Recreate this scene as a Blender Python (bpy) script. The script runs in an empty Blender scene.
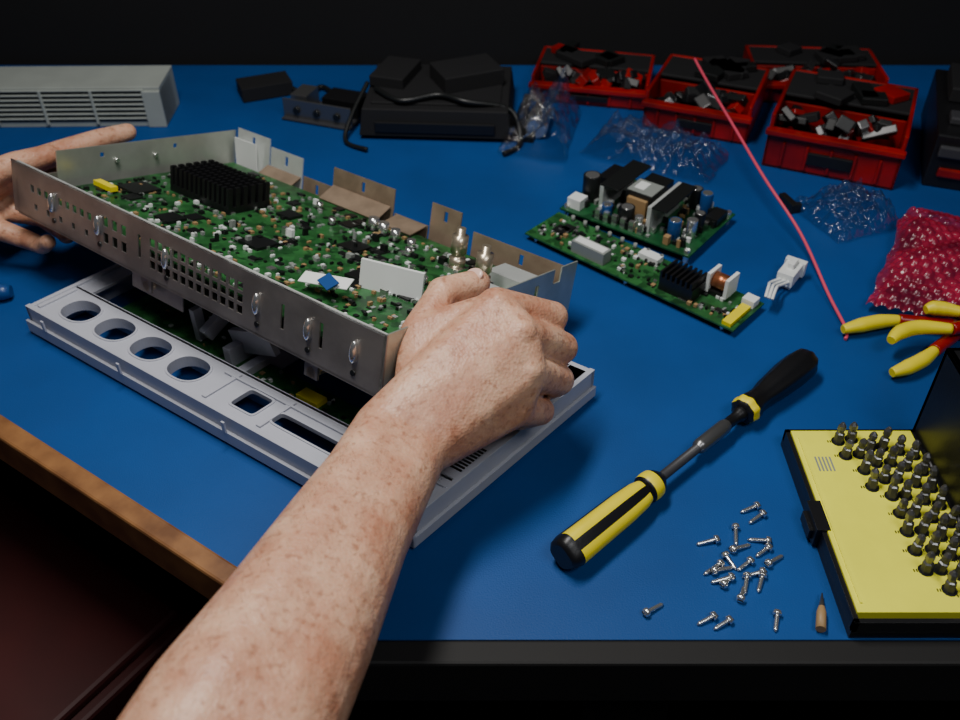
import bpy, bmesh, math, random
from mathutils import Vector, Matrix, Euler, noise
V=Vector
R=random.Random(7)
col=bpy.context.scene.collection

# ------------------------------------------------------------ materials
def mat(name,c,rough=.5,metal=0,var=0,vscale=60,bump=0,bscale=200,spec=None,alpha=None,c2=None,trans=0,coat=0):
    m=bpy.data.materials.new(name);m.use_nodes=True
    nt=m.node_tree;b=nt.nodes['Principled BSDF']
    b.inputs['Base Color'].default_value=(*c,1)
    b.inputs['Roughness'].default_value=rough
    b.inputs['Metallic'].default_value=metal
    if spec is not None:b.inputs['Specular IOR Level'].default_value=spec
    if trans:b.inputs['Transmission Weight'].default_value=trans
    if coat:b.inputs['Coat Weight'].default_value=coat
    if alpha is not None:b.inputs['Alpha'].default_value=alpha
    tc=nt.nodes.new('ShaderNodeTexCoord')
    if var or c2:
        n=nt.nodes.new('ShaderNodeTexNoise');n.inputs['Scale'].default_value=vscale;n.inputs['Detail'].default_value=6
        r=nt.nodes.new('ShaderNodeValToRGB')
        a=c2 if c2 else tuple(x*(1-var) for x in c)
        r.color_ramp.elements[0].position=.35;r.color_ramp.elements[1].position=.65
        r.color_ramp.elements[0].color=(*a,1);r.color_ramp.elements[1].color=(*c,1)
        nt.links.new(tc.outputs['Object'],n.inputs['Vector']);nt.links.new(n.outputs['Fac'],r.inputs['Fac'])
        nt.links.new(r.outputs['Color'],b.inputs['Base Color'])
    if bump:
        n=nt.nodes.new('ShaderNodeTexNoise');n.inputs['Scale'].default_value=bscale;n.inputs['Detail'].default_value=4
        u=nt.nodes.new('ShaderNodeBump');u.inputs['Strength'].default_value=bump;u.inputs['Distance'].default_value=.002
        nt.links.new(tc.outputs['Object'],n.inputs['Vector']);nt.links.new(n.outputs['Fac'],u.inputs['Height'])
        nt.links.new(u.outputs['Normal'],b.inputs['Normal'])
    return m

def pcbmat(name,dark,light,scale=140):
    m=bpy.data.materials.new(name);m.use_nodes=True
    nt=m.node_tree;b=nt.nodes['Principled BSDF'];b.inputs['Roughness'].default_value=.35
    tc=nt.nodes.new('ShaderNodeTexCoord')
    br=nt.nodes.new('ShaderNodeTexVoronoi');br.distance='MANHATTAN';br.inputs['Scale'].default_value=scale
    br2=nt.nodes.new('ShaderNodeTexNoise');br2.inputs['Scale'].default_value=scale*.35;br2.inputs['Detail'].default_value=5
    r=nt.nodes.new('ShaderNodeValToRGB');e=r.color_ramp
    e.elements[0].position=.2;e.elements[0].color=(*dark,1)
    e.elements[1].position=.8;e.elements[1].color=(*light,1)
    mx=nt.nodes.new('ShaderNodeMix');mx.data_type='FLOAT';mx.inputs[0].default_value=.5
    nt.links.new(tc.outputs['Object'],br.inputs['Vector']);nt.links.new(tc.outputs['Object'],br2.inputs['Vector'])
    nt.links.new(br.outputs['Color'],mx.inputs[2]);nt.links.new(br2.outputs['Fac'],mx.inputs[3])
    nt.links.new(mx.outputs[0],r.inputs['Fac']);nt.links.new(r.outputs['Color'],b.inputs['Base Color'])
    return m

M={}
M['mat']=mat('mat_blue',(.004,.066,.26),.55,0,.22,7,.12,900,spec=.3)
M['wood']=mat('wood_edge',(.33,.15,.05),.5,0,0,30,.1,80,c2=(.15,.06,.02))
M['woodd']=mat('wood_dark',(.004,.0035,.003),.7)
M['black']=mat('black_plastic',(.007,.007,.008),.38,0,0,60,.05,500)
M['blackm']=mat('black_matte',(.004,.004,.005),.75)
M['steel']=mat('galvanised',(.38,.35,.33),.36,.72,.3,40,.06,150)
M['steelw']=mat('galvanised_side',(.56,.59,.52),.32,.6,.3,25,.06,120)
M['steelb']=mat('steel_bright_glare',(.80,.83,.80),.30,.45,.18,25,.05,120)  # bright steel; on the chassis rear plates the glare is put into this pale colour
M['tan']=mat('tan_steel',(.46,.34,.24),.38,.5,.3,50,.05,150)
M['bezel']=mat('bezel_plastic',(.46,.47,.53),.42,0,.08,20,.03,400)
M['pcb']=pcbmat('pcb_green',(.002,.018,.006),(.035,.17,.045))
M['pcb2']=pcbmat('pcb_green_dark',(.002,.03,.01),(.015,.11,.035),120)
M['ic']=mat('ic_black',(.008,.009,.009),.4)
M['silver']=mat('silver',(.80,.80,.78),.2,.9)
M['brass']=mat('nickel_brass',(.62,.52,.38),.28,.8)
M['white']=mat('white_plastic',(.80,.82,.80),.45)
M['grey']=mat('grey_comp',(.25,.27,.25),.5)
M['tanc']=mat('tan_comp',(.35,.22,.10),.5)
M['blue']=mat('blue_comp',(.01,.06,.22),.35)
M['yel']=mat('yellow_plastic',(.90,.74,.01),.42,0,.08,40,.03,500)
M['yeltray']=mat('yellow_tray',(.97,.94,.06),.5,0,.08,30,.04,400)
M['red']=mat('red_plastic',(.36,.007,.005),.32,0,.6,14,.05,200)
M['redd']=mat('dark_red',(.055,.0025,.002),.65,0,.6,5)
M['cloth']=mat('dark_cloth',(.005,.005,.006),.95,0,0,60,.5,900)
M['beige']=mat('beige_case',(.34,.37,.34),.5,0,.10,30,.04,300)
M['darkgrey']=mat('dark_grey',(.04,.04,.045),.45)
M['gun']=mat('gunmetal',(.20,.20,.20),.32,.8)
M['wall']=mat('wall_dark',(.004,.004,.005),.95,0,.3,4)
M['floor']=mat('floor_dark',(.006,.006,.006),.9,0,.4,3)
M['copper']=mat('copper',(.45,.16,.07),.35,.8)
M['wire']=mat('wire_red',(.75,.08,.14),.4)
M['hair']=mat('arm_hair',(.30,.15,.08),.5)

def skin():
    m=bpy.data.materials.new('skin');m.use_nodes=True;nt=m.node_tree;b=nt.nodes['Principled BSDF']
    b.inputs['Roughness'].default_value=.46
    b.inputs['Subsurface Weight'].default_value=.15;b.inputs['Subsurface Radius'].default_value=(.008,.003,.0015);b.inputs['Subsurface Scale'].default_value=.5
    tc=nt.nodes.new('ShaderNodeTexCoord')
    n=nt.nodes.new('ShaderNodeTexNoise');n.inputs['Scale'].default_value=34;n.inputs['Detail'].default_value=7;n.inputs['Roughness'].default_value=.65
    r=nt.nodes.new('ShaderNodeValToRGB');r.color_ramp.elements[0].position=.34;r.color_ramp.elements[1].position=.66
    r.color_ramp.elements[0].color=(.50,.225,.135,1);r.color_ramp.elements[1].color=(.73,.45,.30,1)
    f=nt.nodes.new('ShaderNodeTexNoise');f.inputs['Scale'].default_value=240;f.inputs['Detail'].default_value=3
    fr=nt.nodes.new('ShaderNodeValToRGB');fr.color_ramp.elements[0].position=.54;fr.color_ramp.elements[1].position=.72
    fr.color_ramp.elements[1].color=(.65,.65,.65,1)
    mx=nt.nodes.new('ShaderNodeMix');mx.data_type='RGBA';mx.inputs[7].default_value=(.32,.12,.06,1)
    L=nt.links.new
    for q in(n,f):L(tc.outputs['Object'],q.inputs['Vector'])
    L(n.outputs['Fac'],r.inputs['Fac']);L(f.outputs['Fac'],fr.inputs['Fac']);L(fr.outputs['Color'],mx.inputs[0]);L(r.outputs['Color'],mx.inputs[6]);L(mx.outputs[2],b.inputs['Base Color'])
    w=nt.nodes.new('ShaderNodeTexVoronoi');w.inputs['Scale'].default_value=520
    w2=nt.nodes.new('ShaderNodeTexNoise');w2.inputs['Scale'].default_value=75;w2.inputs['Detail'].default_value=3
    a=nt.nodes.new('ShaderNodeMath');a.operation='MULTIPLY_ADD';a.inputs[1].default_value=.18
    L(tc.outputs['Object'],w.inputs['Vector']);L(tc.outputs['Object'],w2.inputs['Vector'])
    L(w.outputs['Distance'],a.inputs[0]);L(w2.outputs['Fac'],a.inputs[2])
    u=nt.nodes.new('ShaderNodeBump');u.inputs['Strength'].default_value=.42;u.inputs['Distance'].default_value=.003
    L(a.outputs[0],u.inputs['Height']);L(u.outputs['Normal'],b.inputs['Normal'])
    return m
M['skin']=skin()
M['nail']=mat('nail',(.74,.50,.41),.25,0)

def plasticfilm(name,c,fac):
    m=bpy.data.materials.new(name);m.use_nodes=True;nt=m.node_tree
    for n in list(nt.nodes):nt.nodes.remove(n)
    o=nt.nodes.new('ShaderNodeOutputMaterial');t=nt.nodes.new('ShaderNodeBsdfTransparent');g=nt.nodes.new('ShaderNodeBsdfGlossy')
    t.inputs['Color'].default_value=(.88,.88,.89,1)
    g.inputs['Color'].default_value=(*c,1);g.inputs['Roughness'].default_value=.12
    mx=nt.nodes.new('ShaderNodeMixShader');fr=nt.nodes.new('ShaderNodeLayerWeight');fr.inputs['Blend'].default_value=fac
    nt.links.new(fr.outputs['Facing'],mx.inputs[0]);nt.links.new(t.outputs[0],mx.inputs[1]);nt.links.new(g.outputs[0],mx.inputs[2]);nt.links.new(mx.outputs[0],o.inputs[0])
    return m
M['film']=plasticfilm('clear_film',(.95,.95,.95),.24)
M['bubble']=mat('pink_bubble_film',(.42,.014,.045),.2,0,.65,40,0,alpha=.78)

# ------------------------------------------------------------ builder
class B:
    def __init__(s,name,origin=(0,0,0),basis=None):
        s.name=name;s.o=V(origin);s.bm=bmesh.new();s.mats=[];s.basis=basis
    def mi(s,k):
        if k not in s.mats:s.mats.append(k)
        return s.mats.index(k)
    def T(s,p):
        p=V(p)
        if s.basis:return s.basis[0]*p.x+s.basis[1]*p.y+s.basis[2]*p.z
        return p
    def mesh(s,vs,fs,k,smooth=False):
        bv=[s.bm.verts.new(s.T(v)) for v in vs];i=s.mi(k)
        for f in fs:
            try:
                fc=s.bm.faces.new([bv[j] for j in f]);fc.material_index=i;fc.smooth=smooth
            except ValueError:pass
    def box(s,c,d,k,rot=None,taper=1):
        c=V(c);vs=[]
        for z in(-.5,.5):
            for x,y in((-.5,-.5),(.5,-.5),(.5,.5),(-.5,.5)):
                t=taper if z>0 else 1
                p=V((x*d[0]*t,y*d[1]*t,z*d[2]))
                if rot is not None:p=rot@p
                vs.append(c+p)
        s.mesh(vs,[(3,2,1,0),(4,5,6,7),(0,1,5,4),(1,2,6,5),(2,3,7,6),(3,0,4,7)],k)
    def b2(s,x0,x1,y0,y1,z0,z1,k):
        s.box(((x0+x1)/2,(y0+y1)/2,(z0+z1)/2),(abs(x1-x0),abs(y1-y0),abs(z1-z0)),k)
    def lathe(s,p0,p1,prof,k,seg=20,smooth=True,kf=None,rf=None):
        p0=V(p0);p1=V(p1);ax=(p1-p0).normalized()
        u=ax.orthogonal().normalized();w=ax.cross(u)
        vs=[];n=len(prof)
        for d,r in prof:
            for i in range(seg):
                a=2*math.pi*i/seg;rr=r*(rf(i/seg) if rf else 1)
                vs.append(p0+ax*d+(u*math.cos(a)+w*math.sin(a))*rr)
        bv=[s.bm.verts.new(s.T(v)) for v in vs]
        for j in range(n-1):
            for i in range(seg):
                q=[bv[j*seg+i],bv[j*seg+(i+1)%seg],bv[(j+1)*seg+(i+1)%seg],bv[(j+1)*seg+i]]
                f=s.bm.faces.new(q);f.material_index=s.mi(kf(i,j) if kf else k);f.smooth=smooth
        for jj,ring in((0,range(seg-1,-1,-1)),(n-2,range((n-1)*seg,n*seg))):
            f=s.bm.faces.new([bv[q] for q in ring]);f.material_index=s.mi(kf(0,jj) if kf else k)
    def cyl(s,p0,p1,r0,k,r1=None,seg=16):
        L=(V(p1)-V(p0)).length
        s.lathe(p0,p1,[(0,r0),(L,r0 if r1 is None else r1)],k,seg)
    def tube(s,pts,r,k,seg=10,rs=None):
        pts=[V(p) for p in pts]
        P=[pts[0]]+pts+[pts[-1]];out=[];rr=[]
        for i in range(1,len(P)-2):
            for j in range(8):
                t=j/8;a,b,c,d=P[i-1:i+3]
                out.append(.5*((2*b)+(c-a)*t+(2*a-5*b+4*c-d)*t*t+(3*b-a-3*c+d)*t**3))
                rr.append((rs[i-1]*(1-t)+rs[i]*t) if rs else r)
        out.append(pts[-1]);rr.append(rs[-1] if rs else r)
        bv=[];u=None
        for i,p in enumerate(out):
            t=(out[min(i+1,len(out)-1)]-out[max(i-1,0)]).normalized()
            if u is None:u=t.orthogonal().normalized()
            u=(u-t*u.dot(t)).normalized();w=t.cross(u)
            bv.append([s.bm.verts.new(s.T(p+(u*math.cos(2*math.pi*q/seg)+w*math.sin(2*math.pi*q/seg))*rr[i])) for q in range(seg)])
        m=s.mi(k)
        for i in range(len(bv)-1):
            for q in range(seg):
                f=s.bm.faces.new([bv[i][q],bv[i][(q+1)%seg],bv[i+1][(q+1)%seg],bv[i+1][q]]);f.material_index=m;f.smooth=True
        f=s.bm.faces.new(bv[0][::-1]);f.material_index=m
        f=s.bm.faces.new(bv[-1]);f.material_index=m
    def prism(s,pts,z0,z1,k):
        n=len(pts)
        vs=[(x,y,z0) for x,y in pts]+[(x,y,z1) for x,y in pts]
        s.mesh(vs,[tuple(range(n-1,-1,-1)),tuple(range(n,2*n))]+[(i,(i+1)%n,n+(i+1)%n,n+i) for i in range(n)],k)
    def plate(s,axes,x0,x1,y0,y1,w,th,holes,k):
        xs=sorted({x0,x1,*[min(max(h[i],x0),x1) for h in holes for i in(0,1)]})
        ys=sorted({y0,y1,*[min(max(h[i],y0),y1) for h in holes for i in(2,3)]})
        solid={}
        for i in range(len(xs)-1):
            for j in range(len(ys)-1):
                cx=(xs[i]+xs[i+1])/2;cy=(ys[j]+ys[j+1])/2
                solid[i,j]=not any(h[0]<cx<h[1] and h[2]<cy<h[3] for h in holes)
        vc={}
        def vt(i,j,l):
            if (i,j,l) not in vc:
                p=[0,0,0];p[axes[0]]=xs[i];p[axes[1]]=ys[j];p[axes[2]]=w+l*th
                vc[i,j,l]=s.bm.verts.new(s.T(p))
            return vc[i,j,l]
        m=s.mi(k)
        def F(*a):
            f=s.bm.faces.new(a);f.material_index=m
        for (i,j),ok in solid.items():
            if not ok:continue
            F(vt(i,j,0),vt(i+1,j,0),vt(i+1,j+1,0),vt(i,j+1,0))
            F(vt(i,j,1),vt(i,j+1,1),vt(i+1,j+1,1),vt(i+1,j,1))
            if not solid.get((i-1,j)):F(vt(i,j,0),vt(i,j+1,0),vt(i,j+1,1),vt(i,j,1))
            if not solid.get((i+1,j)):F(vt(i+1,j,0),vt(i+1,j,1),vt(i+1,j+1,1),vt(i+1,j+1,0))
            if not solid.get((i,j-1)):F(vt(i,j,0),vt(i,j,1),vt(i+1,j,1),vt(i+1,j,0))
            if not solid.get((i,j+1)):F(vt(i,j+1,0),vt(i+1,j+1,0),vt(i+1,j+1,1),vt(i,j+1,1))
    def hull(s,sph,k='skin'):
        vs=[]
        for c,r in sph:
            t=bmesh.new();bmesh.ops.create_icosphere(t,subdivisions=3,radius=r)
            vs+= [V(c)+v.co for v in t.verts];t.free()
        t=bmesh.new()
        for v in vs:t.verts.new(v)
        bmesh.ops.convex_hull(t,input=list(t.verts))
        bmesh.ops.delete(t,geom=[v for v in t.verts if not v.link_faces],context='VERTS')
        t.verts.index_update()
        s.mesh([v.co.copy() for v in t.verts],[[v.index for v in f.verts] for f in t.faces],k,True);t.free()
    def ell(s,c,r,k,rot=None,sub=3):
        t=bmesh.new();bmesh.ops.create_icosphere(t,subdivisions=sub,radius=1)
        t.verts.index_update();out=[]
        for v in t.verts:
            p=V((v.co.x*r[0],v.co.y*r[1],v.co.z*r[2]))
            if rot is not None:p=rot@p
            out.append(V(c)+p)
        s.mesh(out,[[v.index for v in f.verts] for f in t.faces],k,True);t.free()
    def done(s,bevel=0,parent=None):
        bmesh.ops.recalc_face_normals(s.bm,faces=s.bm.faces)
        me=bpy.data.meshes.new(s.name);s.bm.to_mesh(me);s.bm.free()
        for k in s.mats:me.materials.append(M[k])
        o=bpy.data.objects.new(s.name,me);o.location=s.o;col.objects.link(o)
        if bevel:
            b=o.modifiers.new('bevel','BEVEL');b.width=bevel;b.segments=2;b.limit_method='ANGLE';b.angle_limit=math.radians(50)
        if parent:
            o.parent=parent
        return o
def empty(name,loc=(0,0,0)):
    e=bpy.data.objects.new(name,None);e.location=loc;e.empty_display_size=.05;col.objects.link(e);return e
def rz(a):return Matrix.Rotation(a,3,'Z')

# ------------------------------------------------------------ camera
cam=bpy.data.cameras.new('camera');co=bpy.data.objects.new('camera',cam);col.objects.link(co)
cam.lens=34.575;cam.sensor_width=36;cam.clip_start=.01
cam.dof.use_dof=True;cam.dof.focus_distance=.60;cam.dof.aperture_fstop=9
co.location=(0,0,.4628);co.rotation_euler=(math.radians(50),0,0)
bpy.context.scene.camera=co

# ------------------------------------------------------------ room shell
b=B('floor');b.b2(-2.2,2.2,-1.2,1.6,-.80,-.75,'floor');b.done()
b=B('wall_back');b.b2(-2.2,2.2,1.14,1.2,-.75,1.6,'wall');b.done()

b=B('workbench')
poly=[(-.0755,.302),(1.1,.302),(1.1,1.13),(-1.0,1.13),(-1.0,.9325)]
b.prism(poly,-.035,-.0045,'woodd')
n=V((-.682,-1)).normalized()
A=V((-.0755,.302));E=V((-1.0,.9325))
b.prism([tuple(A),tuple(A+n*.018+V((.006,0))),tuple(E+n*.018),tuple(E)],-.030,.003,'wood')
b.prism([(-.0755,.302),(-.085,.286),(1.1,.286),(1.1,.302)],-.04,.0005,'woodd')
for x,y in((.1,.36),(1.0,.36),(1.0,1.05),(-.9,1.05)):
    b.b2(x-.03,x+.03,y-.03,y+.03,-.75,-.035,'woodd')
b.done(.002)
b=B('blue_work_mat');b.prism(poly,-.004,0,'mat');b.done()

b=B('red_tool_chest',(-.52,.46,-.75))
r=rz(math.radians(-34))
b.box((0,0,.27),(.46,.32,.54),'redd',r)
b.box((0,0,.545),(.44,.30,.012),'redd',r)
for i in range(4):
    b.box(r@V((0,-.163,.08+.125*i)),(.42,.008,.11),'redd',r)
    b.box(r@V((0,-.172,.11+.125*i)),(.2,.012,.012),'darkgrey',r)
b.done(.006)

# ------------------------------------------------------------ device cover (grey plastic)
ba=V((-.8255,.564,0));bb=V((.665,.747,0));bz=V((0,0,1))
BL=.385;BW=.188;H=.026;SWD=.042
e=B('plastic_device_cover',(-.0415,.368,0),(ba,bb,bz))
def strip_with_openings(bd,x0,x1,y0,y1,z,th,ops,k):
    mids=sorted(ops,key=lambda o:o[0])
    bounds=[x0]
    for i in range(len(mids)-1):
        a,b_=mids[i],mids[i+1]
        bounds.append((a[0]+a[2]+b_[0]-b_[2])/2)
    bounds.append(x1)
    for i,(cx,cy,rx,ry,sq) in enumerate(mids):
        a,b_=bounds[i],bounds[i+1];n=40
        inner=[];outer=[];mid=[]
        for j in range(n):
            t=2*math.pi*j/n+math.pi/4;c,s_=math.cos(t),math.sin(t)
            p=.25 if sq else .85
            ix,iy=rx*math.copysign(abs(c)**p,c),ry*math.copysign(abs(s_)**p,s_)
            inner.append((cx+ix,cy+iy));g=.0015
            mid.append((cx+ix*(1+g/rx),cy+iy*(1+g/ry)))
            m=max(abs(c),abs(s_));ux,uy=c/m,s_/m
            outer.append((cx+(b_-cx)*ux if ux>0 else cx+(cx-a)*ux, cy+(y1-cy)*uy if uy>0 else cy+(cy-y0)*uy))
        vs=[(x,y,z+.001) for x,y in inner]+[(x,y,z) for x,y in outer]+[(x,y,z-th*(1 if sq else 3)) for x,y in inner]+[(x,y,z-th) for x,y in outer]+[(x,y,z+.001) for x,y in mid]+[(x,y,z) for x,y in mid]
        fs=[]
        for j in range(n):
            q=(j+1)%n
            fs+=[(j,q,4*n+q,4*n+j),(4*n+j,4*n+q,5*n+q,5*n+j),(5*n+j,5*n+q,n+q,n+j),(2*n+j,3*n+j,3*n+q,2*n+q),(j,2*n+j,2*n+q,q)]
        bd.mesh(vs,fs,k)
ops=[(.347,.0215,.0155,.0125,0),(.306,.0215,.0155,.0125,0),(.265,.0215,.0155,.0125,0),(.224,.0215,.0155,.0125,0),(.160,.0215,.011,.0095,1),(.105,.020,.030,.0055,1),(.035,.020,.022,.0045,1)]
strip_with_openings(e,.004,BL-.004,.004,SWD,H,.003,ops,'bezel')
e.b2(0,BL,0,.004,0,H+.002,'bezel')
e.b2(0,BL,BW-.004,BW,0,H,'bezel')
e.b2(0,.004,0,BW,0,H+.001,'bezel');e.b2(BL-.004,BL,0,BW,0,H+.001,'bezel')
e.b2(-.0025,BL+.0025,-.0025,.0,.003,.014,'bezel')
e.b2(-.0025,0,-.0025,BW,.003,.012,'bezel')
e.b2(.004,BL-.004,SWD-.002,SWD+.001,.002,H,'bezel')
e.b2(.002,.018,SWD,BW-.004,H-.004,H,'bezel');e.b2(.018,.020,SWD,BW-.004,.003,H,'bezel')
e.b2(BL-.020,BL-.002,SWD,BW-.004,H-.004,H-.001,'bezel')
e.b2(.004,BL-.004,BW-.022,BW-.004,H-.004,H,'bezel')
for i in range(9):e.b2(.005,.015,.050+.003*i,.0517+.003*i,H,H+.0006,'ic')
for x in(.188,.135,.062,.01,.375):
    e.b2(x,x+.004,.006,SWD-.004,H,H+.0016,'bezel')
e.b2(.002,.200,.0325,.0345,H,H+.002,'bezel')
for x in(.05,.16,.27,.36):e.b2(x,x+.003,-.0035,-.002,.014,.024,'bezel')
e.b2(.20,.345,SWD+.006,.118,.012,.0136,'pcb')
e.b2(.024,.205,SWD+.003,.068,.014,.0156,'pcb')
e.b2(.13,.15,.050,.060,.0156,.020,'yel')
for i in range(90):
    if R.random()<.5:x,y,z=R.uniform(.205,.34),R.uniform(.052,.112),.0136
    else:x,y,z=R.uniform(.03,.2),R.uniform(.047,.064),.0156
    a=R.uniform(.001,.004);e.b2(x,x+a,y,y+R.uniform(.001,.004),z,z+R.uniform(.0005,.003),R.choice(['ic','white','tanc','grey','ic']))
e.b2(.195,.203,SWD,.16,.004,.022,'bezel')
e.b2(.215,.222,.05,.13,.0136,.030,'bezel')
e.box((.205,.065,.034),(.045,.005,.020),'bezel',Matrix.Rotation(.35,3,'Y'))
e.box((.245,.070,.036),(.006,.035,.012),'bezel',Matrix.Rotation(.45,3,'X'))
e.box((.262,.062,.028),(.005,.008,.030),'bezel')
e.cyl((.05,.1,.002),(.05,.1,.02),.006,'bezel');e.cyl((.34,.14,.002),(.34,.14,.02),.006,'bezel')
e.done(.0010)

# ------------------------------------------------------------ chassis
Fp=V((-.0568,.4317,.12));a=V((-.3165,.238,-.01));bq=V((.1346,.1673,-.06))
SL=a.length;SW=bq.length;a.normalize();bq=(bq-a*bq.dot(a)*.5).normalized();nn=bq.cross(a).normalized()
c=B('metal_chassis_with_circuit_board',Fp,(a,bq,nn))
DH=.043
hl=[]
for i in range(12):
    for j in range(3):
        x=.125+i*.0085;y=-.034+j*.0085;hl.append((x,x+.0058,y,y+.0062))
for i in range(3):
    for j in range(2):
        x=.252+i*.011;y=-.032+j*.013;hl.append((x,x+.006,y,y+.008))
for i in range(9):
    x=.295+i*.0095;hl.append((x,x+.005,-.020,-.014))
for i in range(5):
    x=.30+i*.017;hl.append((x,x+.004,-.034,-.029))
for x in(.05,.085,.235):hl.append((x,x+.003,-.030,-.012))
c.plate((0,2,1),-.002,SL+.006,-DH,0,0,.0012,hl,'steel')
c.b2(0,SL,0,.008,-DH-.001,-DH,'steel')
c.b2(0,SL,0,.003,-.0012,.0,'steelb')
for x in(.022,.062,.110,.205,.285,.345):
    c.ell((x,-.0015,-.020),(.0028,.003,.008),'silver')
    c.cyl((x,-.001,-.035),(x,.001,-.035),.002,'ic',seg=10)
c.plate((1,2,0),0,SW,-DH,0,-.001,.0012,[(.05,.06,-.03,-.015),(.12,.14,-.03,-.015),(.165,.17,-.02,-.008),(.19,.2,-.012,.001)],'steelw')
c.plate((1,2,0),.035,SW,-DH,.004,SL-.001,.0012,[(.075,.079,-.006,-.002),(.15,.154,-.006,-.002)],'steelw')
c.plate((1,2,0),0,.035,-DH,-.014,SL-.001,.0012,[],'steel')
for y in(.09,.13):c.cyl((SL-.004,y,-.01),(SL-.001,y,-.01),.002,'silver',seg=10)
rear=[(0,.10,-.008,'tan'),(.114,.146,.004,'tan'),(.148,.186,-.018,'tan'),(.188,.262,.003,'tan'),(.264,.300,-.016,'tan'),(.302,.345,.0,'steelb'),(.347,.392,.007,'steelb')]
for x0,x1,t,k in rear:
    mid=(x0+x1)/2
    c.plate((0,2,1),x0,x1,-DH,t,SW,.0012,[(mid-.002,mid+.002,t-.013,t-.004)],k)
c.box((.375,SW-.004,-.016),(.030,.001,.030),'white',Matrix.Rotation(.12,3,'X'))  # white panel, glare on the rear plate painted as plain white
c.box((.325,SW-.008,-.022),(.045,.016,.001),'tan',Matrix.Rotation(.5,3,'X'))
c.box((.225,SW-.010,-.018),(.07,.020,.001),'tan',Matrix.Rotation(.5,3,'X'))
c.box((.165,SW-.012,-.020),(.034,.022,.001),'tan',Matrix.Rotation(.2,3,'X'))
c.b2(0,SL,0,SW,-DH,-DH+.001,'steel')
PZ=-.024
c.b2(.006,SL-.012,.004,SW-.012,PZ-.0016,PZ,'pcb')
def scatter(bd,x0,x1,y0,y1,z,n,ks,smax,hmax,ic=0):
    for i in range(n):
        x=R.uniform(x0,x1);y=R.uniform(y0,y1);w=R.uniform(.0012,smax);l=R.uniform(.0012,smax)
        bd.b2(x,x+w,y,y+l,z,z+R.uniform(.0006,hmax),R.choice(ks))
    for i in range(ic):
        x=R.uniform(x0,x1);y=R.uniform(y0,y1);w=R.uniform(.006,.014);l=R.choice([w,w*.6])
        bd.b2(x,x+w,y,y+l,z,z+.0018,'ic')
        for q in range(int(w/.0016)):
            bd.b2(x+q*.0016,x+q*.0016+.0007,y-.001,y+l+.001,z,z+.0007,'silver')
scatter(c,.012,.375,.01,.198,PZ,1100,['ic','ic','white','tanc','grey','silver','ic','grey','ic','ic','tanc'],.0040,.0028,46)
scatter(c,.05,.25,.02,.19,PZ,60,['ic','grey','silver','white','ic'],.006,.007,0)
for x,y,w in((.19,.07,.022),(.27,.05,.018),(.145,.13,.020),(.34,.07,.026),(.10,.09,.018),(.23,.14,.016)):
    c.b2(x,x+w,y,y+w,PZ,PZ+.0025,'ic')
hx,hy=.265,.105
c.b2(hx,hx+.075,hy,hy+.045,PZ,PZ+.006,'black')
for i in range(13):
    for j in range(6):
        c.b2(hx+i*.006,hx+i*.006+.0032,hy+j*.008,hy+j*.008+.0045,PZ+.006,PZ+.022,'black')
for x,y,rr,h in((.165,.185,.0045,.011),(.178,.187,.0045,.011),(.150,.183,.004,.010),(.13,.18,.0035,.008),(.12,.165,.003,.007),(.205,.165,.003,.006),(.075,.13,.003,.006),(.30,.175,.003,.006),(.07,.10,.003,.006),(.24,.185,.003,.006)):
    c.cyl((x,y,PZ),(x,y,PZ+h),rr,'silver',seg=18);c.cyl((x,y,PZ),(x,y,PZ+.0015),rr+.0006,'ic',seg=18)
c.box((.076,.094,PZ+.011),(.048,.003,.022),'white',rz(-.35))
c.box((.080,.102,PZ+.004),(.038,.014,.008),'white',rz(-.3))
c.box((.100,.052,PZ+.012),(.038,.012,.0008),'white',Matrix.Rotation(.35,3,'X')@rz(-.3))
c.box((.094,.048,PZ+.014),(.014,.010,.001),'blue',Matrix.Rotation(.5,3,'X')@rz(.3))
c.b2(.352,.376,.055,.062,PZ+.002,PZ+.006,'yel')
for x,y in((.075,.170),(.040,.155)):
    c.b2(x-.007,x+.007,y-.007,y+.007,PZ,PZ+.005,'silver')
    c.lathe((x,y,PZ+.005),(x,y,PZ+.03),[(0,.0065),(.008,.0065),(.0082,.0052),(.012,.0052),(.0122,.0065),(.026,.0065),(.0262,.0035),(.032,.0035)],'brass',16)
c.b2(.02,.034,.12,.15,PZ,PZ+.012,'steelb');c.b2(.01,.05,.175,.20,PZ,PZ+.010,'steelb')
for x in(.062,.235):
    c.b2(x-.006,x+.006,.004,.006,-DH-.014,-DH,'steel')
    c.cyl((x,.004,-DH-.010),(x,.016,-DH-.010),.004,'brass',seg=12)
c.b2(.20,.26,.010,.011,-DH-.02,-DH,'steel')
c.done()

# ------------------------------------------------------------ slim board
a2=V((.741,-.672,0));b2_=V((.672,.741,0))
g=B('slim_circuit_board',(.0413,.7245,0),(a2,b2_,V((0,0,1))))
g.b2(0,.217,0,.050,.006,.0076,'pcb')
for x in(.01,.11,.205):
    for y in(.005,.045):g.cyl((x,y,0),(x,y,.006),.0025,'silver',seg=8)
scatter(g,.005,.205,.004,.042,.0076,210,['ic','white','tanc','grey','silver','ic','ic'],.004,.003,8)
g.b2(.050,.085,.004,.016,.0076,.019,'grey');g.b2(.052,.083,.006,.014,.019,.0195,'white')
g.b2(.140,.172,.008,.032,.0076,.020,'black')
for i in range(7):g.b2(.140+i*.0048,.142+i*.0048,.008,.032,.020,.026,'black')
g.b2(.172,.190,.030,.046,.0076,.012,'ic')
g.cyl((.174,.038,.019),(.190,.038,.019),.007,'copper',seg=20)
g.b2(.172,.175,.029,.047,.010,.028,'white');g.b2(.189,.192,.029,.047,.010,.028,'white')
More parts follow.
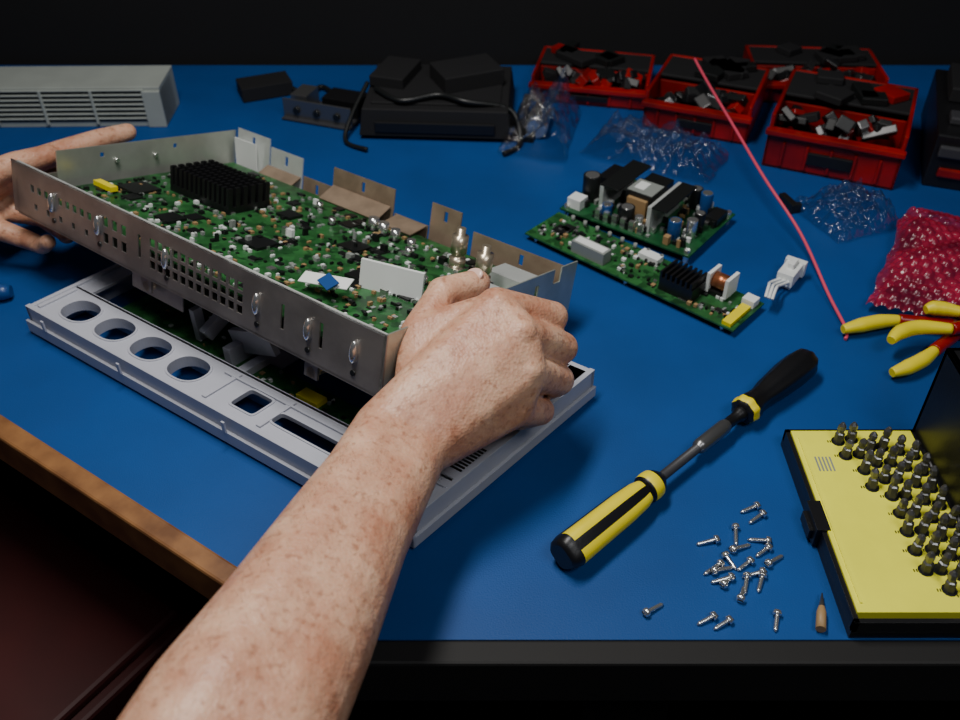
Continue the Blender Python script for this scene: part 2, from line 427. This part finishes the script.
g.b2(.205,.213,.002,.034,.0076,.011,'yel');g.b2(.203,.214,.036,.046,.0076,.014,'white')
g.b2(.10,.12,.036,.046,.0076,.013,'white')
for i in range(9):g.cyl((.02+i*.014,.046,.0076),(.02+i*.014,.046,.013),.0018,'grey',seg=8)
g.done()

g=B('white_cable_connector',(.2656,.654,0))
r=rz(.95)
g.box((0,0,.011),(.024,.014,.012),'white',r)
g.box(r@V((.013,0,.011)),(.006,.018,.014),'white',r)
g.box(r@V((.004,0,.019)),(.012,.005,.005),'white',r)
for i in range(4):
    g.box(r@V((.0165,-.0055+.0037*i,.011)),(.0005,.0022,.006),'ic',r)
for i in range(3):
    o=r@V((0,-.004+.004*i,0))
    g.tube([r@V((-.011,0,.010))+o,V((-.018,-.020,.014))+o,V((-.024,-.032,.020))+o*.8,V((-.029,-.043,.016))+o*.7],.0013,'white',8)
g.box((0,0,.0025),(.014,.010,.005),'white',r)
g.done(.0006)

# ------------------------------------------------------------ power supply
a3=V((.79,-.61,0)).normalized();b3=V((.61,.79,0)).normalized()
g=B('power_supply_board',(.076,.765,0),(a3,b3,V((0,0,1))))
g.b2(0,.137,0,.092,.008,.0098,'pcb2')
for x in(.005,.132):
    for y in(.005,.087):g.cyl((x,y,0),(x,y,.013),.003,'silver',seg=10)
Z=.0098
scatter(g,.004,.13,.004,.086,Z,190,['ic','white','tanc','grey','ic','ic','ic','silver'],.006,.008,3)
g.b2(.030,.034,.020,.080,Z,.036,'steelb');g.b2(.030,.050,.020,.080,.0355,.037,'ic')
g.b2(.085,.089,.012,.070,Z,.036,'steelb');g.b2(.089,.104,.012,.070,.0355,.037,'ic')
g.b2(.052,.080,.030,.058,Z,.034,'ic');g.b2(.056,.076,.026,.062,Z+.004,.030,'tanc');g.b2(.052,.078,.032,.056,.034,.0345,'grey');g.b2(.056,.066,.038,.052,.0345,.035,'white')
g.b2(.050,.074,.062,.084,Z,.028,'ic')
g.b2(.010,.026,.050,.080,Z,.026,'black')
for x,y,rr,h,k in((.014,.032,.0085,.026,'ic'),(.100,.080,.006,.020,'ic'),(.112,.078,.006,.020,'blue'),(.110,.020,.006,.018,'blue'),(.122,.030,.005,.018,'silver'),(.122,.045,.005,.018,'ic'),(.064,.014,.007,.018,'ic'),(.044,.012,.005,.014,'blue'),(.078,.012,.004,.014,'silver')):
    g.cyl((x,y,Z),(x,y,Z+h),rr,k,seg=20);g.cyl((x,y,Z+h),(x,y,Z+h+.0003),rr*.8,'silver',seg=20)
g.b2(.004,.018,.006,.020,Z,.020,'white');g.b2(.122,.134,.058,.080,Z,.018,'ic')
for i in range(6):g.b2(.036+i*.009,.041+i*.009,.004,.008,Z,.020,'silver')
g.done(.0004)

# ------------------------------------------------------------ screwdriver
p0=V((.049,.350,.0135));p1=V((.2535,.5405,.0135));ax=(p1-p0).normalized()
g=B('double_ended_screwdriver',(0,0,0))
def hk(i,j):
    q=i%8
    return 'yel' if q in(1,2,3,4,5) and 2<=j<=5 else 'black'
g.lathe(p0,p1,[(0,.0085),(.003,.0110),(.008,.0120),(.030,.0116),(.055,.0112),(.070,.0102),(.076,.0088),(.080,.0082)],'yel',32,True,kf=hk,rf=lambda t:1-.07*math.cos(4*2*math.pi*t))
q=p0+ax*.078
g.lathe(q,p1,[(0,.0082),(.002,.0098),(.006,.0102),(.010,.0098),(.0135,.008),(.016,.006),(.018,.0042)],'yel',24,True,kf=lambda i,j:'yel' if j in(1,2) else 'black')
q=p0+ax*.095
g.lathe(q,p1,[(0,.0034),(.040,.0034),(.041,.0048),(.044,.0054),(.070,.0054),(.073,.0048),(.074,.0042),(.086,.0042),(.088,.0056),(.096,.0056)],'silver',18,kf=lambda i,j:'darkgrey' if j<1 else('gun' if j<6 else 'black'))
q=p0+ax*.186
g.lathe(q,p1,[(0,.006),(.002,.0095),(.006,.0105),(.008,.0105),(.013,.0098),(.016,.0088),(.026,.0084),(.034,.0098),(.060,.0118),(.076,.0118),(.083,.0108),(.088,.0080),(.090,.004)],'black',32,True,kf=lambda i,j:'yel' if 1<=j<=2 else 'black',rf=lambda t:1-.05*math.cos(8*2*math.pi*t))
g.done()

# ------------------------------------------------------------ screws
sc=[(.175,.398),(.178,.390),(.1424,.371),(.162,.3755),(.175,.3725),(.1757,.363),(.183,.3575),(.142,.350),(.1458,.342),(.1546,.355),(.162,.3525),(.1657,.346),(.1690,.339),(.157,.333),(.103,.322),(.131,.3135),(.1398,.3105),(.172,.312),(.151,.3425),(.160,.338),(.149,.350),(.164,.367)]
g=B('loose_screws',(0,0,0))
for i,(x,y) in enumerate(sc):
    an=R.choice([R.uniform(.2,1.5),R.uniform(.2,1.5)+math.pi,R.uniform(0,6.28)]);dr=V((math.cos(an),math.sin(an),0));L=R.uniform(.009,.0125)
    q=V((x,y,.0029))-dr*L*.5
    t=q+dr*L;t.z=.0013
    dd=(t-q).normalized()
    g.lathe(q-dd*.0028,t,[(0,.0014),(.0006,.0025),(.0022,.0027),(.0028,.0027),(.0029,.0013)],'silver',14)
    pr=[]
    n=int(L/.0011)
    for j in range(n):pr+=[(j*.0011,.0010),(j*.0011+.0005,.00145)]
    pr.append((L+.001,.0003))
    g.lathe(q,t,pr,'silver',10)
    g.box(q-dd*.0028,(.0008,.0034,.0008),'ic',rz(an))
g.done()

g=B('scribe_tool')
g.lathe((.2035,.331,.004),(.195,.304,.004),[(0,.0004),(.010,.0018),(.014,.0028),(.026,.0030)],'tanc',14,kf=lambda i,j:'gun' if j<1 else 'tanc')
g.done()

# ------------------------------------------------------------ bit case
X0,X1,Y0,Y1=.2115,.300,.303,.459
g=B('screwdriver_bit_case')
g.b2(X0,X1,Y0,Y1,0,.006,'black')
for t in((X0,X0+.003,Y0,Y1),(X1-.003,X1,Y0,Y1),(X0,X1,Y0,Y0+.003),(X0,X1,Y1-.003,Y1)):g.b2(*t,.006,.015,'black')
g.b2(X0+.003,X1-.003,Y0+.006,Y1-.003,.004,.0165,'yeltray')
g.b2(X0+.006,X0+.0075,Y0+.012,Y1-.01,.0165,.0175,'yeltray')
g.b2(X0-.0035,X0+.005,.368,.392,.002,.0172,'black');g.b2(X0-.006,X0-.002,.372,.388,.004,.012,'black')
g.b2(X1,X1+.0035,Y0,Y1,.006,.088,'black')
for t in((Y0,Y0+.003,.006,.088),(Y1-.003,Y1,.006,.088)):g.b2(X1-.0,X1+.014,*t,'black')
g.b2(X1,X1+.014,Y0,Y1,.085,.088,'black')
for y in(.33,.38,.43):g.cyl((X1+.001,y-.008,.013),(X1+.001,y+.008,.013),.004,'black',seg=10)
for i in range(5):g.b2(.2235+.0024*i,.2247+.0024*i,.418,.431,.0165,.0168,'grey')
def bits(cx,n,y0,dy):
    for i in range(n):
        y=y0+i*dy
        if y>Y1-.008:continue
        x=cx+R.uniform(-.0008,.0008)
        tl=V((R.uniform(-.003,.002),R.uniform(-.002,.005),0))
        h=R.uniform(.013,.018)
        g.lathe((x,y,.0165),V((x,y,.04))+tl,[(0,.0032),(h*.45,.0032),(h*.5,.0021),(h*.6,.0021),(h*.66,.0029),(h*.85,.0026),(h,.0010)],'gun',6,False,kf=lambda q,j:'darkgrey' if j<1 else 'gun')
        g.cyl((x,y,.0165),(x,y,.0168),.0046,'ic',seg=12)
        for q in range(2):g.b2(x-.0072+.0016*q,x-.0064+.0016*q,y-.001,y+.001,.0165,.0167,'ic')
bits(.2445,2,.432,.0135);bits(.2535,4,.404,.0145);bits(.263,8,.338,.0145);bits(.2725,9,.324,.0145);bits(.282,9,.320,.0145);bits(.291,9,.316,.0145)
g.done(.0006)

# ------------------------------------------------------------ pliers
def pliers(name,hA,hB,piv,jaw,grip,neck):
    g=B(name)
    g.tube(hA,.005,grip,12,rs=[.0035]+[.0060]*(len(hA)-2)+[.0042])
    g.tube(hB,.005,grip,12,rs=[.0035]+[.0060]*(len(hB)-2)+[.0042])
    pv=V(piv);jw=V(jaw);d=(jw-pv).normalized();s=V((-d.y,d.x,0))
    g.tube([hA[-1],V(hA[-1])*.5+pv*.5,pv],.0052,neck,10);g.tube([hB[-1],V(hB[-1])*.5+pv*.5,pv],.0052,neck,10)
    g.cyl(pv-V((0,0,.005)),pv+V((0,0,.005)),.010,'steel',seg=24)
    g.cyl(pv+V((0,0,.005)),pv+V((0,0,.007)),.0045,'silver',seg=16)
    for sg in(1,-1):
        g.tube([pv+s*sg*.005,pv+d*.014+s*sg*.006,jw+s*sg*.0012],.004,'steel',10,rs=[.0055,.005,.002])
    return g.done()
pliers('yellow_handled_pliers',[(.290,.580,.008),(.305,.584,.009),(.322,.589,.009),(.338,.591,.009)],[(.311,.527,.008),(.324,.532,.009),(.339,.541,.009),(.352,.552,.009)],(.388,.582,.009),(.435,.605,.009),'yel','red')
pliers('wire_cutters',[(.315,.551,.020),(.325,.560,.021),(.342,.566,.021),(.366,.564,.021)],[(.356,.590,.020),(.362,.591,.021),(.370,.590,.021),(.382,.586,.021)],(.410,.575,.021),(.45,.57,.021),'yel','red')

g=B('red_hookup_wire')
g.tube([(.230,.965,.075),(.238,.918,.066),(.250,.835,.056),(.264,.765,.042),(.285,.701,.022),(.2935,.63,.006),(.2955,.587,.0035),(.292,.575,.002)],.0014,'wire',8)
g.done()

# ------------------------------------------------------------ bags
def sheet(name,cx,cy,w,l,rot,k,nx,ny,fn):
    g=B(name,(cx,cy,0));r=rz(rot);vs=[];fs=[]
    for i in range(nx+1):
        for j in range(ny+1):
            x=(i/nx-.5)*w;y=(j/ny-.5)*l;z=fn(x,y)
            e=1+.10*noise.noise(V((x*30,y*30,3)))
            p=r@V((x*e,y*e,0));p.z=z;vs.append(p)
    for i in range(nx):
        for j in range(ny):
            q=i*(ny+1)+j;fs.append((q,q+ny+1,q+ny+2,q+1))
    g.mesh(vs,fs,k,True);return g.done()
def bub(x,y):
    s=.0095;row=round(y/(s*.87));ox=(row%2)*s/2
    cx=round((x-ox)/s)*s+ox;cy=row*s*.87
    d=math.hypot(x-cx,y-cy)/(s*.45)
    h=.0034*math.sqrt(max(0,1-d*d))
    ed=max(0,1-max(abs(x)/.075,abs(y)/.095)**4)
    return .003+h+ed*(.018+.026*abs(noise.noise(V((x*16,y*16,1)))))
sheet('pink_bubble_wrap_bag',.424,.655,.14,.17,-.5,'bubble',110,130,bub)
def mkcr(hw,hl,seed,amp=1):
    def f(x,y):
        ed=max(0,1-max(abs(x)/hw,abs(y)/hl)**3)
        return .002+ed*amp*(.010+.035*abs(noise.noise(V((x*30,y*30,seed))))+.020*abs(noise.noise(V((x*85,y*85,seed+2))))+.010*abs(noise.noise(V((x*200,y*200,seed+4)))))
    return f
sheet('clear_plastic_bag',.350,.765,.08,.075,.4,'film',80,80,mkcr(.040,.038,5))
sheet('clear_plastic_bag',.068,.940,.07,.12,-.25,'film',80,90,mkcr(.036,.061,9,1.4))
sheet('clear_plastic_bag',.185,.890,.14,.075,-.5,'film',100,80,mkcr(.071,.038,14,1.2))

# ------------------------------------------------------------ background kit
g=B('vented_equipment_case',(-.525,.985,0))
r=rz(.02)
def rb(c,d,k):g.box(r@V(c),d,k,r)
rb((0,0,.023),(.35,.06,.046),'beige')
rb((-.105,-.032,.023),(.085,.004,.043),'beige')
rb((.165,-.008,.021),(.020,.05,.042),'beige')
for i in range(7):rb((.055,-.0305,.008+.0054*i),(.20,.002,.0023),'ic')
for i in range(7):rb((.055,-.0312,.0105+.0054*i),(.205,.003,.0019),'beige')
for x in(-.01,.045,.10):rb((x,-.0318,.024),(.003,.004,.040),'beige')
g.cyl(r@V((-.10,-.037,.026)),r@V((-.10,-.033,.026)),.003,'ic',seg=12)
g.done(.0015)

g=B('black_set_top_box',(-.045,.985,0))
rr_=rz(-.06)
g.box((0,0,.020),(.165,.13,.030),'blackm',rr_,.95);g.box((0,0,.036),(.14,.10,.003),'blackm',rr_)
g.box(rr_@V((0,-.0655,.016)),(.13,.002,.012),'black',rr_)
for x in(-.06,.06):
    for y in(-.045,.045):g.cyl((x,y,0),(x,y,.005),.006,'ic',seg=10)
g.box((.03,.01,.046),(.07,.05,.018),'blackm',rz(.4));g.box((-.05,.02,.043),(.04,.06,.012),'blackm',rz(-.3))
g.tube([(-.07,-.02,.042),(-.04,-.05,.041),(0,-.04,.043),(.03,-.055,.042),(.078,-.05,.030),(.088,-.075,.004),(.07,-.10,.004)],.003,'ic')
g.tube([(-.08,0,.040),(-.095,-.04,.020),(-.10,-.07,.004),(-.075,-.09,.004)],.0025,'ic')
g.done(.003)
g=B('steel_bracket',(-.175,.985,0));r=rz(-.35)
g.box((0,0,.002),(.085,.055,.002),'darkgrey',r);g.box(r@V((0,-.02,.012)),(.085,.002,.024),'gun',r);g.box(r@V((.02,.012,.012)),(.045,.03,.022),'black',r);g.box(r@V((-.03,.008,.012)),(.02,.03,.022),'gun',r)
for x in(-.025,0,.025):g.cyl(r@V((x,-.024,.012)),r@V((x,-.017,.012)),.004,'ic',seg=12)
g.done(.0006)
g=B('black_power_adapter',(-.255,1.045,0))
g.box((0,0,.009),(.06,.035,.016),'blackm',rz(.4));g.tube([(.03,0,.008),(.05,-.01,.004),(.065,.01,.004),(.08,-.005,.004)],.003,'ic')
g.done(.004)

def bin_(name,loc,rot,w,l,h,fh=.75):
    g=B(name,loc);r=rz(rot);t=.004
    def rb(c,d,k):g.box(r@V(c),d,k,r)
    rb((0,0,t/2),(w,l,t),'black')
    rb((-w/2+t/2,0,h/2),(t,l,h),'red');rb((w/2-t/2,0,h/2),(t,l,h),'red')
    rb((0,l/2-t/2,h/2),(w,t,h),'red');rb((0,-l/2+t/2,h*fh/2),(w,t,h*fh),'red')
    rb((0,-l/2-.003,h*fh-.003),(w+.004,.008,.006),'red')
    rb((0,l*.22,h-.003),(w-.004,l*.5,.004),'blackm')
    rb((0,-.05*l,h*.45),(w-.008,.003,h*.8),'red')
    for i in range(5):rb((-w*.36+i*w*.18,-l/2-.0012,h*.3),(.003,.004,h*.45),'red')
    rb((0,-l/2-.002,h*.32),(w*.34,.004,h*.22),'black')
    for i in range(26):
        q=V((R.uniform(-w*.36,w*.36),R.uniform(-l*.38,-l*.12),h*.45+R.uniform(0,h*.45)))
        g.box(r@q,(R.uniform(.01,.035),R.uniform(.008,.018),R.uniform(.005,.014)),R.choice(['black','blackm','black','ic','red','ic','gun']),Euler((R.random(),R.random(),R.random()*3)).to_matrix())
    for i in range(5):
        q=V((R.uniform(-w*.32,w*.32),R.uniform(0,l*.38),h+.003))
        g.box(r@q,(R.uniform(.02,.045),R.uniform(.012,.03),.008),R.choice(['blackm','ic','red','blackm']),rz(R.random()*3))
    return g.done(.0012)
bin_('red_parts_bin',(.378,.898,0),-.42,.130,.125,.058)
bin_('red_parts_bin',(.255,.985,0),-.40,.115,.11,.044)
bin_('red_parts_bin',(.135,1.055,0),-.22,.135,.09,.032)
bin_('red_parts_bin',(.395,1.060,0),-.08,.15,.09,.034)
g=B('black_tool_tray',(.530,.885,0));r=rz(-.35)
g.box((0,0,.028),(.12,.17,.056),'black',r);g.box(r@V((0,-.087,.04)),(.11,.006,.012),'darkgrey',r);g.box(r@V((-.02,-.05,.060)),(.06,.02,.008),'darkgrey',r)
g.box(r@V((0,.03,.064)),(.10,.07,.016),'blackm',r);g.box(r@V((0,-.087,.018)),(.10,.004,.010),'red',r)
g.done(.003)
g=B('small_black_clip',(.300,.785,0))
g.box((0,0,.004),(.007,.026,.008),'ic',rz(.3));g.box((.003,-.012,.005),(.011,.005,.010),'ic',rz(.3));g.done(.0008)
g=B('metal_clamp',(.060,.945,0))
g.lathe((0,-.02,.013),(.01,.03,.013),[(0,.010),(.002,.013),(.016,.013),(.018,.010),(.022,.010),(.024,.012),(.045,.012),(.047,.006)],'silver',20)
g.box((-.012,.0,.003),(.03,.05,.006),'ic',rz(-.2))
g.box((-.010,.01,.018),(.006,.03,.03),'gun',rz(-.2))
g.done()
g=B('blue_screwdriver_handle',(-.420,.628,0))
g.lathe((-.03,-.005,.008),(.03,.005,.008),[(0,.005),(.004,.0075),(.03,.007),(.05,.007),(.056,.005)],'blue',20)
g.done()

# ------------------------------------------------------------ person : hands and forearms
person=empty('person',(0,.4443,.090))
rot50=Matrix.Rotation(math.radians(50),3,'X')
def S(p):return V(p)*.001
def arm(name,hulls):
    g=B(name)
    for h in hulls:
        g.hull([(rot50@S(p),r*.001) for p,r in h])
    o=g.done(parent=person)
    m=o.modifiers.new('remesh','REMESH');m.mode='VOXEL';m.voxel_size=.0013;m.use_smooth_shade=True
    s=o.modifiers.new('smooth','SMOOTH');s.factor=.5;s.iterations=8
    return o
wd=V((.87,-.49,0))
def pair(c,w,r,wv=wd):
    c=V(c);return [(c+wv*w,r),(c-wv*w,r)]
e0=pair((-130,-215,262),12,35);e1=pair((-101.5,-152,190),10,33);e2=pair((-87,-126,150),9,30);e3=pair((-70,-91,100),8,25.5);e4=pair((-57,-68,70),9,21.5);e5=pair((-46,-46,43),11,18.5)
IM,MM,RM,PM=(10,33,6),(24,16,15),(28,-7,16),(21,-30,11)
IP,MP,RP,PP=(47,28,-20),(53,8,-20),(51,-13,-20),(39,-33,-19)
ID,MD,RD,PD=(38,20,-43),(42,0,-43),(38,-21,-41),(27,-39,-37)
IT,MT,RT,PT=(17,16,-50),(20,-4,-53),(17,-25,-49),(11,-41,-45)
TC,TM,TI,TT=(-38,-20,20),(-38,16,4),(-24,43,-14),(-2,51,-32)
right=[e0+e1,e1+e2,e2+e3,e3+e4,e4+e5,
 e5+[(MM,13),(RM,13)], e5+[(RM,13),(PM,12)], e5+[(IM,12.5),(MM,13)], e5+[(TC,15),(IM,11)], [(TC,15),(TM,12.5),(IM,10)],
 [((15,0,-8),14),((8,20,-14),12),((-28,0,0),14),((8,-26,-8),12)]+e5[:1],
 [((14,22,-6),10),((32,22,-24),9),((32,-12,-24),9),((14,-22,-12),10)],
 [(IM,12.6),(IP,10.4)],[(IP,10.6),(ID,9)],[(ID,9),(IT,7.8)],
 [(MM,13),(MP,10.8)],[(MP,11),(MD,9.2)],[(MD,9.3),(MT,8)],
 [(RM,12.6),(RP,10.4)],[(RP,10.6),(RD,8.9)],[(RD,9),(RT,7.6)],
 [(PM,11.6),(PP,9.4)],[(PP,9.6),(PD,8.1)],[(PD,8.2),(PT,7)],
 [(TM,12.4),(TI,10.2)],[(TI,10.8),(TT,9.2)]]
for m_,q in((IM,9.5),(MM,10),(RM,9.6),(PM,8.8)):right.append([((m_[0]+1,m_[1],m_[2]+5),q)])
right+=[[((m_[0]-2,m_[1],m_[2]+8),4.5),((m_[0]*.45-18,m_[1]*.5-18,m_[2]*.5+24),3.5)] for m_ in (IM,MM,RM)]
arm('right_hand_and_forearm',right)
g=B('thumb_nail')
tt=rot50@S((-4,56,-26));g.ell(tt,(.0068,.0050,.0016),'nail',rot50@Matrix.Rotation(-.5,3,'Y')@Matrix.Rotation(-.35,3,'X'))
g.done(parent=person)
g=B('forearm_hair')
ctr=[(V((-101.5,-152,190)),33,10),(V((-87,-126,150)),30,9),(V((-70,-91,100)),25.5,8),(V((-57,-68,70)),21.5,9)]
axd=(ctr[-1][0]-ctr[0][0]).normalized();w3=(wd-axd*wd.dot(axd)).normalized();u3=w3.cross(axd).normalized()
if u3.z<0:u3=-u3
for i in range(420):
    t=R.random()*2.999;k=int(t);f=t-k
    c0=ctr[k][0].lerp(ctr[k+1][0],f);rr=ctr[k][1]*(1-f)+ctr[k+1][1]*f;ww=9
    th=R.uniform(-.85,.75)
    base=c0+w3*(math.sin(th)*rr+ww*max(-1,min(1,th*2)))+u3*(math.cos(th)*rr)
    nrm=(w3*math.sin(th)+u3*math.cos(th))
    base=base-nrm*1.0
    dr=(axd*R.uniform(.4,1)+w3*R.uniform(-.9,.9)).normalized()
    L=R.uniform(4,8)
    p1_=base+nrm*1.4+dr*L*.4;p2_=base+nrm*1.2+dr*L
    pts=[rot50@S(q) for q in(base,p1_,p2_)]
    s_=rot50@S(nrm.cross(dr).normalized()*.045)
    n0=rot50@S(nrm*.045)
    g.mesh([pts[0]+s_,pts[0]-s_,pts[0]+n0,pts[1]+s_,pts[1]-s_,pts[1]+n0,pts[2]],[(0,1,4,3),(1,2,5,4),(2,0,3,5),(3,4,6),(4,5,6),(5,3,6)],'hair')
g.done(parent=person)
lw=V((.2,.95,0))
LI=[(-403,164,-212),(-370,186,-240),(-347,201,-260),(-328,212,-278)]
LMf=[(-417,150,-232),(-383,168,-262),(-362,176,-278),(-350,180,-290)]
LRf=[(-421,132,-222),(-384,126,-228),(-362,112,-220),(-352,106,-205)]
LP=[(-418,114,-208),(-388,103,-210),(-368,96,-196),(-358,98,-184)]
LTh=[(-440,128,-185),(-415,148,-180),(-395,166,-202),(-374,178,-220)]
lwst=pair((-462,112,-180),9,20,lw);lf1=pair((-540,20,-100),9,26,lw);lf2=pair((-640,-100,0),12,34,lw)
left=[lf2+lf1,lf1+lwst,lwst+[(LI[0],11),(LMf[0],11)],lwst+[(LMf[0],11),(LRf[0],11)],lwst+[(LRf[0],11),(LP[0],10)],lwst+[(LTh[0],15)],[(LTh[0],15),(LI[0],10),(LTh[1],12)]]
for ch,rs in((LI,(11.5,10.4,9.4,8.2)),(LMf,(11,9.8,8.6,7.6)),(LRf,(10.6,9.4,8.2,7.2)),(LP,(9.8,8.3,7.3,6.4)),(LTh,(14,12,10.5,9))):
    for i in range(3):left.append([(ch[i],rs[i]),(ch[i+1],rs[i+1])])
arm('left_hand_and_forearm',left)
g=B('right_sleeve')
pr=[rot50@S(p) for p in((-119,-192,234),(-135,-228,275),(-170,-284,335))]
g.tube(pr,.05,'cloth',28,rs=[.050,.056,.062]);g.done(parent=person)
g=B('left_sleeve')
pr=[rot50@S(p) for p in((-560,-5,-80),(-640,-100,0),(-720,-200,80))]
g.tube(pr,.05,'cloth',24,rs=[.046,.052,.060]);g.done(parent=person)

# ------------------------------------------------------------ lighting
def area(name,loc,target,sx,sy,en,c):
    l=bpy.data.lights.new(name,'AREA');l.shape='RECTANGLE';l.size=sx;l.size_y=sy;l.energy=en;l.color=c
    o=bpy.data.objects.new(name,l);o.location=loc;o.rotation_euler=(V(target)-V(loc)).to_track_quat('-Z','Y').to_euler();col.objects.link(o)
area('bench_lamp',(-.16,.50,.90),(.02,.42,0),.45,.12,7.6,(1,.97,.93))
area('front_fill',(.45,-.2,1.2),(.15,.30,0),.6,.3,5.2,(.97,.98,1))  # added soft fill from the front, not an actual fixture
w=bpy.data.worlds.new('world');w.use_nodes=True;w.node_tree.nodes['Background'].inputs[0].default_value=(.5,.6,.8,1);w.node_tree.nodes['Background'].inputs[1].default_value=.04
bpy.context.scene.world=w
